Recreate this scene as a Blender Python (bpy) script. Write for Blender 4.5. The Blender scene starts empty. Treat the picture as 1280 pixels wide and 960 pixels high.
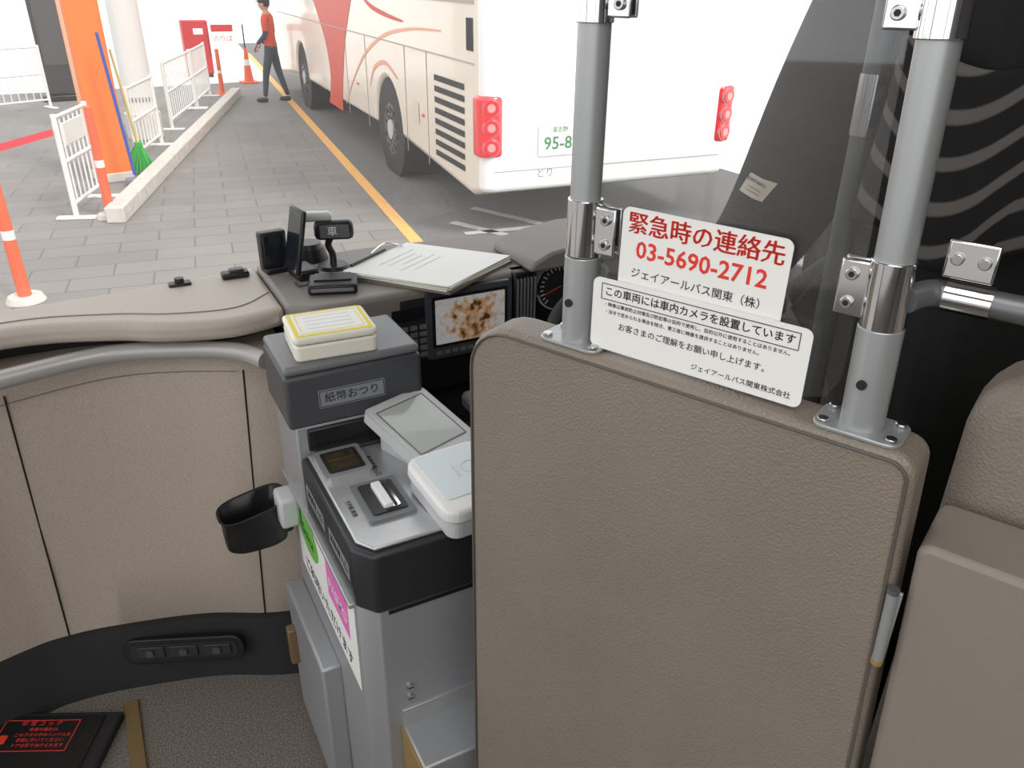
import bpy, bmesh, math, random
from mathutils import Matrix, Vector
from mathutils.bvhtree import BVHTree
random.seed(3)
SC=bpy.context.scene; COL=SC.collection
# ------------------------------------------------------------------ materials
def lin(c):
    c/=255.0
    return c/12.92 if c<=.04045 else ((c+.055)/1.055)**2.4
def rgb(r,g,b): return (lin(r),lin(g),lin(b),1)
MATS={}
def mat(name,c,rough=.5,metal=0,noise=0,nscale=60,bump=0,bscale=300,coat=0,emit=0,voro=False,spec=.5):
    if name in MATS: return MATS[name]
    m=bpy.data.materials.new(name); m.use_nodes=True; nt=m.node_tree; b=nt.nodes['Principled BSDF']
    b.inputs['Base Color'].default_value=rgb(*c); b.inputs['Roughness'].default_value=rough; b.inputs['Metallic'].default_value=metal
    b.inputs['Coat Weight'].default_value=coat; b.inputs['Specular IOR Level'].default_value=spec
    tc=nt.nodes.new('ShaderNodeTexCoord')
    if noise:
        n=nt.nodes.new('ShaderNodeTexNoise'); n.inputs['Scale'].default_value=nscale; n.inputs['Detail'].default_value=4
        nt.links.new(tc.outputs['Object'],n.inputs['Vector'])
        r=nt.nodes.new('ShaderNodeValToRGB'); k=noise
        a=rgb(*c); r.color_ramp.elements[0].position=.3; r.color_ramp.elements[1].position=.7
        r.color_ramp.elements[0].color=(a[0]*(1-k),a[1]*(1-k),a[2]*(1-k),1)
        r.color_ramp.elements[1].color=(min(1,a[0]*(1+k)),min(1,a[1]*(1+k)),min(1,a[2]*(1+k)),1)
        nt.links.new(n.outputs['Fac'],r.inputs['Fac']); nt.links.new(r.outputs['Color'],b.inputs['Base Color'])
    if bump:
        if voro:
            v=nt.nodes.new('ShaderNodeTexVoronoi'); v.inputs['Scale'].default_value=bscale; o=v.outputs['Distance']
        else:
            v=nt.nodes.new('ShaderNodeTexNoise'); v.inputs['Scale'].default_value=bscale; v.inputs['Detail'].default_value=3; o=v.outputs['Fac']
        nt.links.new(tc.outputs['Object'],v.inputs['Vector'])
        bp=nt.nodes.new('ShaderNodeBump'); bp.inputs['Strength'].default_value=bump; bp.inputs['Distance'].default_value=.001
        nt.links.new(o,bp.inputs['Height']); nt.links.new(bp.outputs['Normal'],b.inputs['Normal'])
    if emit:
        b.inputs['Emission Color'].default_value=rgb(*c); b.inputs['Emission Strength'].default_value=emit
    MATS[name]=m; return m
def clear(name,tint,fac,rough=.02,haze=0):
    m=bpy.data.materials.new(name); m.use_nodes=True; nt=m.node_tree; nt.nodes.clear()
    o=nt.nodes.new('ShaderNodeOutputMaterial'); mx=nt.nodes.new('ShaderNodeMixShader'); t=nt.nodes.new('ShaderNodeBsdfTransparent'); g=nt.nodes.new('ShaderNodeBsdfGlossy')
    t.inputs[0].default_value=tint; g.inputs['Roughness'].default_value=rough; mx.inputs[0].default_value=fac
    nt.links.new(t.outputs[0],mx.inputs[1]); nt.links.new(g.outputs[0],mx.inputs[2])
    last=mx
    if haze:
        m2=nt.nodes.new('ShaderNodeMixShader'); d=nt.nodes.new('ShaderNodeBsdfTranslucent'); d.inputs[0].default_value=(1,.99,.97,1); m2.inputs[0].default_value=haze
        nt.links.new(mx.outputs[0],m2.inputs[1]); nt.links.new(d.outputs[0],m2.inputs[2]); last=m2
    nt.links.new(last.outputs[0],o.inputs[0]); MATS[name]=m; return m
leather=mat('partition_leather',(133,123,112),.40,noise=.06,nscale=5,bump=.7,bscale=330,voro=True)
piping=mat('edge_piping',(92,85,78),.5)
steel=mat('painted_steel_pole',(180,183,184),.36,metal=.55)
chrome=mat('chrome',(225,226,228),.1,metal=1)
screwm=mat('screw_metal',(200,200,200),.25,metal=1)
dashl=mat('dash_light_plastic',(184,174,163),.5,noise=.05,nscale=250,bump=.15,bscale=500)
dashd=mat('dash_gray_plastic',(132,127,122),.55,bump=.2,bscale=500)
panelm=mat('panel_taupe',(184,171,157),.6,noise=.2,nscale=420,bump=.3,bscale=420)
black=mat('black_plastic',(26,26,28),.4)
blackr=mat('black_rough_plastic',(36,35,36),.7,bump=.3,bscale=300)
fblue=mat('farebox_dark_housing',(72,73,77),.4,bump=.2,bscale=600)
fdark=mat('farebox_black_housing',(44,45,48),.38,bump=.15,bscale=600)
flid=mat('farebox_lid_gray',(116,117,120),.38)
silver=mat('farebox_silver_paint',(170,172,175),.4,metal=.4)
silverp=mat('farebox_plate_aluminium',(192,193,194),.33,metal=.6,noise=.04,nscale=40)
white=mat('white_plastic',(232,232,230),.4)
cream=mat('cream_plastic',(236,232,218),.4)
lgray=mat('light_gray_plastic',(196,198,200),.4)
paper=mat('paper',(240,240,236),.8)
yellow=mat('yellow_label',(230,212,60),.6)
ink=mat('ink_black',(28,28,30),.6)
inkr=mat('ink_red',(226,60,45),.6)
inkg=mat('ink_green',(70,140,90),.6)
pink=mat('pink_print',(238,120,196),.6)
green=mat('green_print',(110,190,70),.6)
screen=mat('lcd_gray',(186,190,186),.12,coat=.6)
carpet=mat('floor_vinyl',(116,109,102),.8,noise=.7,nscale=260)
brass=mat('trim_strip_brown',(122,102,66),.5)
brassb=mat('bracket_edge_brass',(150,125,75),.45)
glassw=clear('windshield_glass',(.97,.98,.98,1),.045,haze=.06)
plexi=clear('plexiglass',(.95,.96,.96,1),.06,.03,haze=.03)
asph=mat('asphalt',(106,105,104),.9,noise=.25,nscale=30,bump=.6,bscale=120)
concrete=mat('sunlit_concrete',(235,232,226),.9,noise=.03,nscale=2)  # strong sun on the outer ground put into this near-white colour
curbm=mat('curb_concrete',(200,194,186),.85,noise=.12,nscale=12)
orangeline=mat('orange_road_paint',(234,176,98),.8,noise=.12,nscale=20)
whitepaint=mat('white_road_paint',(175,175,175),.8,noise=.2,nscale=15)
fencew=mat('white_fence_paint',(232,230,226),.45)
orangep=mat('orange_paint',(236,120,44),.45)
orangec=mat('orange_rubber',(236,100,60),.5)
redp=mat('red_paint',(180,40,44),.5)
buscream=mat('bus_cream_paint',(240,229,212),.22,coat=.3)
buswhite=mat('bus_rear_glare_white',(252,252,250),.3,coat=.4)  # overexposed glare on the coach rear put into a whiter colour
busred=mat('bus_red_paint',(212,62,34),.4,spec=.25)
buspink=mat('bus_salmon_paint',(236,160,130),.3,spec=.3)
rubber=mat('tyre_rubber',(44,44,45),.85)
rim=mat('wheel_rim',(170,170,168),.4,metal=.5)
darkglass=mat('dark_glass',(30,34,38),.08,coat=.5)
tailred=mat('tail_light_red',(226,40,50),.15,coat=1,emit=.25)
tailpink=mat('tail_light_lens',(255,150,150),.1,coat=1,emit=.3)
cloth=mat('charcoal_uniform',(60,57,56),.85,noise=.12,nscale=90,bump=.2,bscale=900)
skin=mat('skin',(205,160,132),.55)
hair=mat('hair_black',(24,21,20),.5)
navy=mat('navy_trousers',(66,72,84),.85)
vest=mat('orange_red_vest',(222,84,50),.7)
vgray=mat('gray_sleeve',(70,78,96),.8)
shoe=mat('black_shoes',(22,22,22),.5)
beigep=mat('badge_beige',(205,196,180),.7)
seatl=mat('seat_beige_leather',(138,128,117),.45,noise=.05,nscale=5,bump=.7,bscale=330,voro=True)
seatside=mat('seat_side_panel',(136,127,117),.55,bump=.25,bscale=500)
ceilm=mat('ceiling_cream',(215,212,205),.8)
wallm=mat('wall_gray',(150,145,140),.7)
def paving():
    m=bpy.data.materials.new('paving_tiles'); m.use_nodes=True; nt=m.node_tree; b=nt.nodes['Principled BSDF']; b.inputs['Roughness'].default_value=.75
    tc=nt.nodes.new('ShaderNodeTexCoord'); mp=nt.nodes.new('ShaderNodeMapping'); mp.inputs['Rotation'].default_value=(0,0,math.radians(8))
    br=nt.nodes.new('ShaderNodeTexBrick'); br.inputs['Scale'].default_value=1.0; br.inputs['Brick Width'].default_value=.6; br.inputs['Row Height'].default_value=.3
    br.inputs['Mortar Size'].default_value=.006; br.inputs['Color1'].default_value=rgb(142,137,133); br.inputs['Color2'].default_value=rgb(132,128,124); br.inputs['Mortar'].default_value=rgb(98,95,93)
    nz=nt.nodes.new('ShaderNodeTexNoise'); nz.inputs['Scale'].default_value=.8; mx=nt.nodes.new('ShaderNodeMix'); mx.data_type='RGBA'; mx.blend_type='MULTIPLY'; mx.inputs[0].default_value=.35
    nt.links.new(tc.outputs['Object'],nz.inputs['Vector']); nt.links.new(tc.outputs['Object'],mp.inputs['Vector']); nt.links.new(mp.outputs[0],br.inputs['Vector'])
    nt.links.new(br.outputs['Color'],mx.inputs[6]); nt.links.new(nz.outputs['Fac'],mx.inputs[7]); nt.links.new(mx.outputs[2],b.inputs['Base Color'])
    return m
pave=paving()
def stripes():  # stripes of a reflected shirt, put into the colour
    m=bpy.data.materials.new('shirt_reflection_stripes'); m.use_nodes=True; nt=m.node_tree; b=nt.nodes['Principled BSDF']; b.inputs['Roughness'].default_value=.95
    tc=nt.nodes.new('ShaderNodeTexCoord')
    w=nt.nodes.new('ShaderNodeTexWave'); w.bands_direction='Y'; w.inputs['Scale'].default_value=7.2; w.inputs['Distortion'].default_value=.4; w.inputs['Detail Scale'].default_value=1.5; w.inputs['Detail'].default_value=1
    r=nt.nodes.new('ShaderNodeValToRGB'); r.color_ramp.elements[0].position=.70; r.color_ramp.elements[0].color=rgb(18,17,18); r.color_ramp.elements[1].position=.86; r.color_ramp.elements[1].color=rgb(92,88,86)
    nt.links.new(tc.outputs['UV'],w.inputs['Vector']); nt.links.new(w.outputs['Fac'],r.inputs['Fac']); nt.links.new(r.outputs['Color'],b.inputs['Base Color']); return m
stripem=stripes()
seatblack=mat('driver_seat_black_fabric',(20,19,20),.9)
# ------------------------------------------------------------------ helpers
def group(name,loc=(0,0,0),rz=0):
    e=bpy.data.objects.new(name,None); COL.objects.link(e); e.location=loc; e.rotation_euler=(0,0,rz); e.empty_display_size=.1; return e
def link(g,o,m=None):
    COL.objects.link(o)
    if m is not None: o.data.materials.append(m)
    if g is not None: o.parent=g
    return o
def mesh(g,name,v,f,m,smooth=False,bev=0,seg=2,mtx=None,ang=40):
    me=bpy.data.meshes.new(name); me.from_pydata([tuple(x) for x in v],[],f)
    if mtx is not None: me.transform(mtx)
    bm=bmesh.new(); bm.from_mesh(me); bmesh.ops.recalc_face_normals(bm,faces=bm.faces); bm.to_mesh(me); bm.free()
    o=bpy.data.objects.new(name,me); link(g,o,m)
    if bev:
        md=o.modifiers.new('bevel','BEVEL'); md.width=bev; md.segments=seg; md.limit_method='ANGLE'; md.angle_limit=math.radians(35); md.harden_normals=False
    if smooth or bev:
        for p in me.polygons: p.use_smooth=True
        if not smooth or ang<180:
            try: me.set_sharp_from_angle(angle=math.radians(ang))
            except Exception: pass
    return o
def box(g,name,c,s,m,bev=.003,rot=None,seg=2):
    x,y,z=[k/2 for k in s]
    v=[(-x,-y,-z),(x,-y,-z),(x,y,-z),(-x,y,-z),(-x,-y,z),(x,-y,z),(x,y,z),(-x,y,z)]
    f=[(0,3,2,1),(4,5,6,7),(0,1,5,4),(1,2,6,5),(2,3,7,6),(3,0,4,7)]
    M=Matrix.Translation(c)
    if rot is not None:
        from mathutils import Euler
        M=M@Euler(rot).to_matrix().to_4x4()
    return mesh(g,name,v,f,m,bev=bev,seg=seg,mtx=M)
def bx(g,name,x0,x1,y0,y1,z0,z1,m,bev=.003,seg=2): return box(g,name,((x0+x1)/2,(y0+y1)/2,(z0+z1)/2),(abs(x1-x0),abs(y1-y0),abs(z1-z0)),m,bev,None,seg)
def prism(g,name,pts,z0,z1,m,bev=0,mtx=None,seg=2):
    n=len(pts); v=[(p[0],p[1],z0) for p in pts]+[(p[0],p[1],z1) for p in pts]
    f=[tuple(range(n))[::-1],tuple(range(n,2*n))]+[(i,(i+1)%n,(i+1)%n+n,i+n) for i in range(n)]
    return mesh(g,name,v,f,m,bev=bev,seg=seg,mtx=mtx)
def cyl(g,name,p0,p1,r,m,r1=None,n=28,bev=0):
    p0=Vector(p0);p1=Vector(p1); r1=r if r1 is None else r1; d=p1-p0; L=d.length; q=d.to_track_quat('Z','Y').to_matrix().to_4x4()
    v=[];
    for zz,rr in ((0,r),(L,r1)):
        for i in range(n):
            a=2*math.pi*i/n; v.append((rr*math.cos(a),rr*math.sin(a),zz))
    f=[tuple(range(n))[::-1],tuple(range(n,2*n))]+[(i,(i+1)%n,(i+1)%n+n,i+n) for i in range(n)]
    o=mesh(g,name,v,f,m,smooth=True,mtx=Matrix.Translation(p0)@q,bev=bev,ang=50); return o
def cr(pts,k=8,cyc=False):
    P=[Vector(p) for p in pts]; out=[]; n=len(P)
    rng=range(n if cyc else n-1)
    for i in rng:
        if cyc: a,b,c,d=P[(i-1)%n],P[i],P[(i+1)%n],P[(i+2)%n]
        else: a,b,c,d=P[max(i-1,0)],P[i],P[i+1],P[min(i+2,n-1)]
        for j in range(k):
            t=j/k; out.append(.5*((2*b)+(-a+c)*t+(2*a-5*b+4*c-d)*t*t+(-a+3*b-3*c+d)*t**3))
    if not cyc: out.append(P[-1])
    return out
def tube(g,name,pts,r,m,cyc=False,k=8,n=16,smooth=True):
    P=cr(pts,k,cyc) if smooth else [Vector(p) for p in pts]
    v=[];N=len(P); up=Vector((0,0,1)); prev=None
    for i,p in enumerate(P):
        if cyc: t=(P[(i+1)%N]-P[i-1]).normalized()
        else: t=(P[min(i+1,N-1)]-P[max(i-1,0)]).normalized()
        if prev is None:
            a=t.cross(up);
            if a.length<.1: a=t.cross(Vector((1,0,0)))
            a.normalize()
        else: a=(prev-t*prev.dot(t)).normalized()
        prev=a; b=t.cross(a); rr=r(i/(N-1)) if callable(r) else r
        for j in range(n):
            an=2*math.pi*j/n; v.append(p+a*rr*math.cos(an)+b*rr*math.sin(an))
    f=[]
    for i in range(N if cyc else N-1):
        for j in range(n):
            i2=(i+1)%N; f.append((i*n+j,i*n+(j+1)%n,i2*n+(j+1)%n,i2*n+j))
    if not cyc: f.append(tuple(range(n))[::-1]); f.append(tuple((N-1)*n+j for j in range(n)))
    return mesh(g,name,v,f,m,smooth=True,ang=60)
def F(o,x,y):
    x=Vector(x).normalized(); y=Vector(y).normalized(); z=x.cross(y); return Matrix(((x.x,y.x,z.x,o[0]),(x.y,y.y,z.y,o[1]),(x.z,y.z,z.z,o[2]),(0,0,0,1)))
def text(g,name,s,mtx,size,m,align='CENTER',sx=1,bold=0):
    cu=bpy.data.curves.new(name,'FONT'); cu.body=s; cu.size=size; cu.align_x=align; cu.align_y='CENTER'; cu.extrude=.0002; cu.offset=bold; cu.resolution_u=2
    o=bpy.data.objects.new(name+'_c',cu); COL.objects.link(o); bpy.context.view_layer.update()
    me=bpy.data.meshes.new_from_object(o.evaluated_get(bpy.context.evaluated_depsgraph_get())); bpy.data.objects.remove(o)
    me.transform(mtx@Matrix.Diagonal((sx,1,1,1))); me.materials.clear(); me.name=name
    o=bpy.data.objects.new(name,me); return link(g,o,m)
def rrect(w,h,r,n=6,cx=0,cy=0):
    out=[]
    for (sx,sy,a0) in ((1,1,0),(-1,1,90),(-1,-1,180),(1,-1,270)):
        for i in range(n+1):
            a=math.radians(a0+90*i/n); out.append((cx+sx*(w/2-r)+r*math.cos(a),cy+sy*(h/2-r)+r*math.sin(a)))
    return out
def plate(g,name,mtx,w,h,t,m,r=.004,cx=0,cy=0): return prism(g,name,rrect(w,h,r,5,cx,cy),0,t,m,mtx=mtx)
def frame_line(g,name,mtx,w,h,t,m,cx=0,cy=0,z=.0004):
    for i,(a,b,c,d) in enumerate(((0,h/2,w,t),(0,-h/2,w,t),(w/2,0,t,h),(-w/2,0,t,h))):
        prism(g,'%s_%d'%(name,i),[(cx+a-c/2,cy+b-d/2),(cx+a+c/2,cy+b-d/2),(cx+a+c/2,cy+b+d/2),(cx+a-c/2,cy+b+d/2)],0,z,m,mtx=mtx)
# ------------------------------------------------------------------ bus shell (our bus)
bx(None,'floor',-.95,1.6,-5,1.95,.44,.5,carpet,0)
bx(None,'ceiling',-.95,1.6,-5,2.1,3.0,3.05,ceilm,0)
g=group('wall_left'); bx(g,'lower',-.98,-.93,-5,.6,.5,1.35,wallm,.005); bx(g,'header',-.98,-.93,-5,2.0,2.75,3.0,wallm,.005)
for i,y in enumerate((-4.95,-3.2,-1.4,.6,1.95)): bx(g,'pillar_%d'%i,-.99,-.93,y-.05,y+.05,.5,2.9,wallm,.01)
g=group('wall_right'); bx(g,'lower',1.57,1.62,-5,1.75,.5,1.45,wallm,.005); bx(g,'header',1.57,1.62,-5,1.75,2.75,3.0,wallm,.005)
for i,y in enumerate((-4.95,-2.5,.15)): bx(g,'pillar_%d'%i,1.56,1.62,y-.05,y+.05,.5,2.9,wallm,.01)
bx(None,'wall_back',-.95,1.6,-5.05,-5,.5,3.0,wallm,0)
far=[(-.93,1.72),(-.5,1.83),(-.2,1.87),(.1,1.89),(.35,1.93),(.6,1.95),(.9,1.91),(1.2,1.83),(1.5,1.70)]
fp=cr([(a,b,0) for a,b in far],4)
v=[];f=[]
for k in range(9):
    z=1.44+k*.19
    for p in fp: v.append((p.x,p.y+.10*math.sin(k/8*1.6)*.3,z))
n=len(fp)
for k in range(8):
    for i in range(n-1): f.append((k*n+i,k*n+i+1,(k+1)*n+i+1,(k+1)*n+i))
mesh(None,'window_1',v,f,glassw,smooth=True)
g=group('wall_front')
prism(g,'front_apron',[(p.x,p.y) for p in fp]+[(p.x,p.y+.05) for p in reversed(fp)],.35,1.44,wallm)
# ------------------------------------------------------------------ dashboard
g=group('dashboard')
nearL=[(-.93,1.52),(-.5,1.66),(-.21,1.715),(-.03,1.67),(.07,1.615),(.20,1.578),(.31,1.60)]
farL=[(-.93,1.70),(-.5,1.80),(-.2,1.84),(.1,1.86),(.31,1.90)]
nl=[(p.x,p.y) for p in cr([(a,b,0) for a,b in nearL],5)]; fl=[(p.x,p.y) for p in cr([(a,b,0) for a,b in farL],5)]
prism(g,'left_top',nl+fl[::-1],1.436,1.48,dashl,bev=.018,seg=4)
nearR=[(.312,1.60),(.36,1.565),(.43,1.565),(.84,1.585),(.98,1.585),(1.25,1.58),(1.5,1.50)]
farR=[(.312,1.90),(.6,1.92),(.9,1.885),(1.2,1.80),(1.5,1.67)]
fr=[(p.x,p.y) for p in cr([(a,b,0) for a,b in farR],5)]
prism(g,'right_top',nearR+fr[::-1],1.40,1.482,dashd,bev=.012,seg=3)
prism(g,'rail_recess',[(x,y+.11) for x,y in nl]+[(x,y+.16) for x,y in nl][::-1],1.38,1.438,black)
prism(g,'lower_body',[(.33,1.62),(1.5,1.62),(1.5,1.75),(.33,1.80)],.62,1.41,blackr,bev=.01)
tube(g,'lip_seam',[(-.5,1.70,1.4805),(-.2,1.755,1.4805),(-.02,1.715,1.4805),(.1,1.66,1.4805),(.22,1.64,1.4805),(.30,1.70,1.4805)],.0018,dashd)
B=[(-.93,1.62),(-.41,1.76),(-.26,1.78),(-.1,1.75),(.05,1.705),(.18,1.64),(.30,1.60)]
T=[(-.93,1.55),(-.4,1.69),(-.25,1.725),(-.06,1.735),(.08,1.70),(.20,1.645),(.30,1.62)]
Bc=cr([(a,b,0) for a,b in B],8); Tc=cr([(a,b,0) for a,b in T],8); n=len(Bc); v=[];f=[]
prof=[(0,.66,0),(.03,.665,-.004),(.25,.85,-.004),(.5,1.0,-.006),(.75,1.17,-.005),(.93,1.31,-.004),(.97,1.345,.0),(1,1.355,.010),(1.0,1.36,.03),(1.0,1.36,.14)]
def rise(x):
    t=min(1,max(0,(x+.45)/.5)); return .032*t*t*(3-2*t)
for (t,z,dy) in prof:
    for i in range(n):
        p=Bc[i].lerp(Tc[i],t); v.append((p.x,p.y+dy,z+rise(p.x)*max(0,(t-.5)*2)))
for k in range(len(prof)-1):
    for i in range(n-1): f.append((k*n+i,k*n+i+1,(k+1)*n+i+1,(k+1)*n+i))
mesh(g,'door_side_panel',v,f,panelm,smooth=True)
def onp(x,t):
    def ev(C):
        for a,b in zip(C,C[1:]):
            if a.x<=x<=b.x: return a.y+(b.y-a.y)*(x-a.x)/max(1e-6,b.x-a.x)
        return C[-1].y
    return ev(Bc)*(1-t)+ev(Tc)*t
def seam(nm,x0,x1):
    tube(g,nm,[(x0+(x1-x0)*t,onp(x0+(x1-x0)*t,t)-.005,.66+.7*t) for t in (.0,.2,.4,.6,.8,.97)],.0020,black)
seam('panel_seam_1',-.262,-.235); seam('panel_seam_2',.175,.215)
tube(g,'panel_top_seam',[(x,onp(x,.93)-.0055,1.31+rise(x)*.86) for x in (-.8,-.6,-.4,-.25,-.1,.0,.1,.2)],.0012,dashd)
v=[];f=[]
for (dy,z) in ((.02,.67),(-.02,.665),(-.035,.60),(-.05,.52),(-.055,.50)):
    for i in range(n): v.append((Bc[i].x,Bc[i].y+dy,z))
for k in range(4):
    for i in range(n-1): f.append((k*n+i,k*n+i+1,(k+1)*n+i+1,(k+1)*n+i))
mesh(g,'black_skirt',v,f,blackr,smooth=True)
c=Vector((-.02,1.672,.605)); dx=Vector((.26,-.11,0)).normalized(); M=F(c,dx,(0,.25,1))
prism(g,'vent_bezel',rrect(.29,.066,.03,8),-.01,.008,black,mtx=M,bev=.003)
prism(g,'vent_recess',rrect(.255,.040,.012,6),.008,.0095,blackr,mtx=M)
for i in range(3):
    prism(g,'vent_louvre_%d'%i,rrect(.068,.030,.006,4,-.08+.08*i,0),.0095,.014,fdark,mtx=M,bev=.002)
    prism(g,'vent_knob_%d'%i,rrect(.018,.016,.005,4,-.08+.08*i,0),.014,.02,fblue,mtx=M)
g=group('hand_rail'); tube(g,'rail_tube',[(-.8,1.50,1.40),(-.45,1.60,1.402),(-.23,1.66,1.402),(-.04,1.685,1.406),(.10,1.645,1.406),(.20,1.59,1.405),(.245,1.53,1.40)],.0185,mat('rail_gray',(180,177,174),.35,metal=.2),n=20)
g=group('instrument_panel')
bx(g,'fascia',.425,.835,1.575,1.62,1.22,1.472,black,.006)
F0=lambda x,z,y=1.575: F((x,y,z),(1,0,0),(0,0,1))
plate(g,'audio_unit',F0(.56,1.385),.13,.15,.004,fdark,.006)
plate(g,'audio_display',F0(.56,1.425,1.571),.10,.03,.001,darkglass,.003)
for r in range(5):
    for c_ in range(5):
        plate(g,'key_%d_%d'%(r,c_),F0(.515+c_*.0225,1.392-r*.017,1.571),.017,.011,.003,flid,.002)
plate(g,'monitor_bezel',F0(.72,1.39),.215,.165,.012,mat('bezel_gray',(74,76,80),.4),.01)
plate(g,'monitor_surround',F0(.72,1.398,1.563),.19,.122,.002,black,.004)
sc=bpy.data.materials.new('monitor_picture'); sc.use_nodes=True; nt=sc.node_tree; b=nt.nodes['Principled BSDF']; b.inputs['Roughness'].default_value=.12
tc=nt.nodes.new('ShaderNodeTexCoord'); nn=nt.nodes.new('ShaderNodeTexNoise'); nn.inputs['Scale'].default_value=55; nn.inputs['Detail'].default_value=5; nt.links.new(tc.outputs['Object'],nn.inputs['Vector'])
vm=nt.nodes.new('ShaderNodeVectorMath'); vm.operation='DISTANCE'; vm.inputs[1].default_value=(.728,1.56,1.395); nt.links.new(tc.outputs['Object'],vm.inputs[0])
mr=nt.nodes.new('ShaderNodeMapRange'); mr.inputs[1].default_value=.03; mr.inputs[2].default_value=.085; mr.inputs[3].default_value=.12; mr.inputs[4].default_value=-.12; nt.links.new(vm.outputs['Value'],mr.inputs[0])
ad=nt.nodes.new('ShaderNodeMath'); ad.operation='ADD'; nt.links.new(nn.outputs['Fac'],ad.inputs[0]); nt.links.new(mr.outputs[0],ad.inputs[1])
rr=nt.nodes.new('ShaderNodeValToRGB'); e=rr.color_ramp.elements; e[0].position=.44; e[0].color=rgb(172,170,170); e[1].position=.72; e[1].color=rgb(60,44,30); k_=e.new(.58); k_.color=rgb(168,128,88)
nt.links.new(ad.outputs[0],rr.inputs['Fac']); nt.links.new(rr.outputs['Color'],b.inputs['Base Color']); nt.links.new(rr.outputs['Color'],b.inputs['Emission Color']); b.inputs['Emission Strength'].default_value=.4
plate(g,'monitor_screen',F0(.72,1.398,1.561),.175,.108,.001,sc,.002)
for i in range(9): plate(g,'monitor_button_%d'%i,F0(.64+i*.02,1.322,1.563),.014,.009,.003,flid,.002)
bx(g,'vent_housing',.838,.90,1.572,1.62,1.33,1.482,black,.006)
for i in range(6): box(g,'vent_blade_%d'%i,(.846+i*.0092,1.570,1.405),(.003,.012,.125),flid,.001)
bx(g,'cluster_back',.90,1.34,1.60,1.66,1.25,1.50,black,.01)
hood=[(.872,1.482),(.88,1.504),(.93,1.524),(1.05,1.54),(1.25,1.54),(1.36,1.50),(1.37,1.482)]
prism(g,'hood',hood,-1.76,-1.555,dashd,mtx=Matrix(((1,0,0,0),(0,0,-1,0),(0,1,0,0),(0,0,0,1))),bev=.008)
def gauge(nm,x,z,r):
    cyl(g,nm+'_ring',(x,1.60,z),(x,1.585,z),r,lgray,n=40); cyl(g,nm+'_face',(x,1.586,z),(x,1.583,z),r*.94,ink,n=40)
    for i in range(21):
        a=math.radians(225-i*13.5); plate(g,'%s_tick_%d'%(nm,i),F((x+r*.8*math.cos(a),1.583,z+r*.8*math.sin(a)),(math.cos(a),0,math.sin(a)),(-math.sin(a),0,math.cos(a))),.012 if i%2==0 else .007,.0018,.001,white,.0005)
    a=math.radians(200); plate(g,nm+'_needle',F((x+r*.3*math.cos(a),1.582,z+r*.3*math.sin(a)),(math.cos(a),0,math.sin(a)),(-math.sin(a),0,math.cos(a))),r*.8,.002,.001,inkr,.001)
gauge('speedometer',.968,1.425,.06); gauge('tachometer',1.20,1.425,.058); gauge('fuel_gauge',1.085,1.44,.03)
g=group('gear_lever_console'); bx(g,'console',.56,.80,1.30,1.50,1.0,1.17,blackr,.02); cyl(g,'lever',(.66,1.42,1.16),(.655,1.40,1.26),.008,steel); prism(g,'knob',rrect(.05,.07,.02,6),1.25,1.285,flid,bev=.01,mtx=Matrix.Translation((.655,1.40,0)))
g=group('steering_wheel'); c=Vector((1.02,1.30,1.34)); tilt=math.radians(32); ax=Vector((1,0,0)); ay=Vector((0,math.cos(tilt),math.sin(tilt))); az=ax.cross(ay)
tube(g,'rim',[c+ax*.215*math.cos(a)+ay*.215*math.sin(a) for a in [i*math.pi/8 for i in range(16)]],.014,blackr,cyc=True)
cyl(g,'hub',c-az*.04,c+az*.01,.055,black); 
for i,a in enumerate((0,math.pi,-math.pi/2)): cyl(g,'spoke_%d'%i,c+az*-.01,c+ax*.21*math.cos(a)+ay*.21*math.sin(a),.014,blackr,r1=.009)
cyl(g,'column',c-az*.03,(1.02,1.60,1.05),.04,black)
# ------------------------------------------------------------------ dash top items
g=group('document_clipboard',(.665,1.68,1.483),math.radians(0))
P=[(-.194,.03),(.015,.172),(.20,-.035),(-.02,-.17)]
prism(g,'board',[(x*1.03,y*1.03) for x,y in P],.0,.006,mat('clipboard_brown',(120,112,98),.6),mtx=None)
for i in range(5):
    a=math.radians((-2,1.5,-1,2.5,0)[i]); prism(g,'sheet_%d'%i,[(x*math.cos(a)-y*math.sin(a),x*math.sin(a)+y*math.cos(a)) for x,y in P],.006+i*.0025,.0078+i*.0025,paper if i!=2 else mat('sheet_yellowish',(225,222,200),.8))
a=math.radians(34); Mt=F((-.02,.03,.0182),(math.cos(a),math.sin(a),0),(-math.sin(a),math.cos(a),0))
for i in range(5): plate(g,'print_line_%d'%i,Mt@Matrix.Translation((-.01*(i%2),.05-.022*i,0)),.14-.03*(i%3),.0016,.0002,mat('print_gray',(196,196,196),.8),.0005)
tube(g,'pen',[(-.17,.045,.022),(-.06,.125,.022)],.0035,black,smooth=False); tube(g,'clip_wire',[(-.10,.11,.022),(-.05,.15,.03),(-.01,.14,.022),(-.02,.16,.022)],.002,chrome)
g=group('dash_monitor',(.345,1.83,1.48),math.radians(8))
box(g,'body',(0,0,.056),(.062,.026,.085),black,.004); box(g,'screen',(0,-.0135,.058),(.05,.002,.068),darkglass,.001); box(g,'stand',(0,.004,.008),(.05,.05,.016),black,.004)
g=group('mobile_phone',(.385,1.765,1.482),math.radians(-82))
box(g,'handset',(0,0,.086),(.075,.011,.145),black,.004,rot=(math.radians(-12),0,0)); box(g,'glass',(0,-.0062,.086),(.068,.001,.133),darkglass,.0005,rot=(math.radians(-12),0,0)); box(g,'cradle',(0,.01,.012),(.075,.05,.024),black,.006)
g=group('drive_recorder',(.475,1.80,1.482),math.radians(-18))
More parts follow.
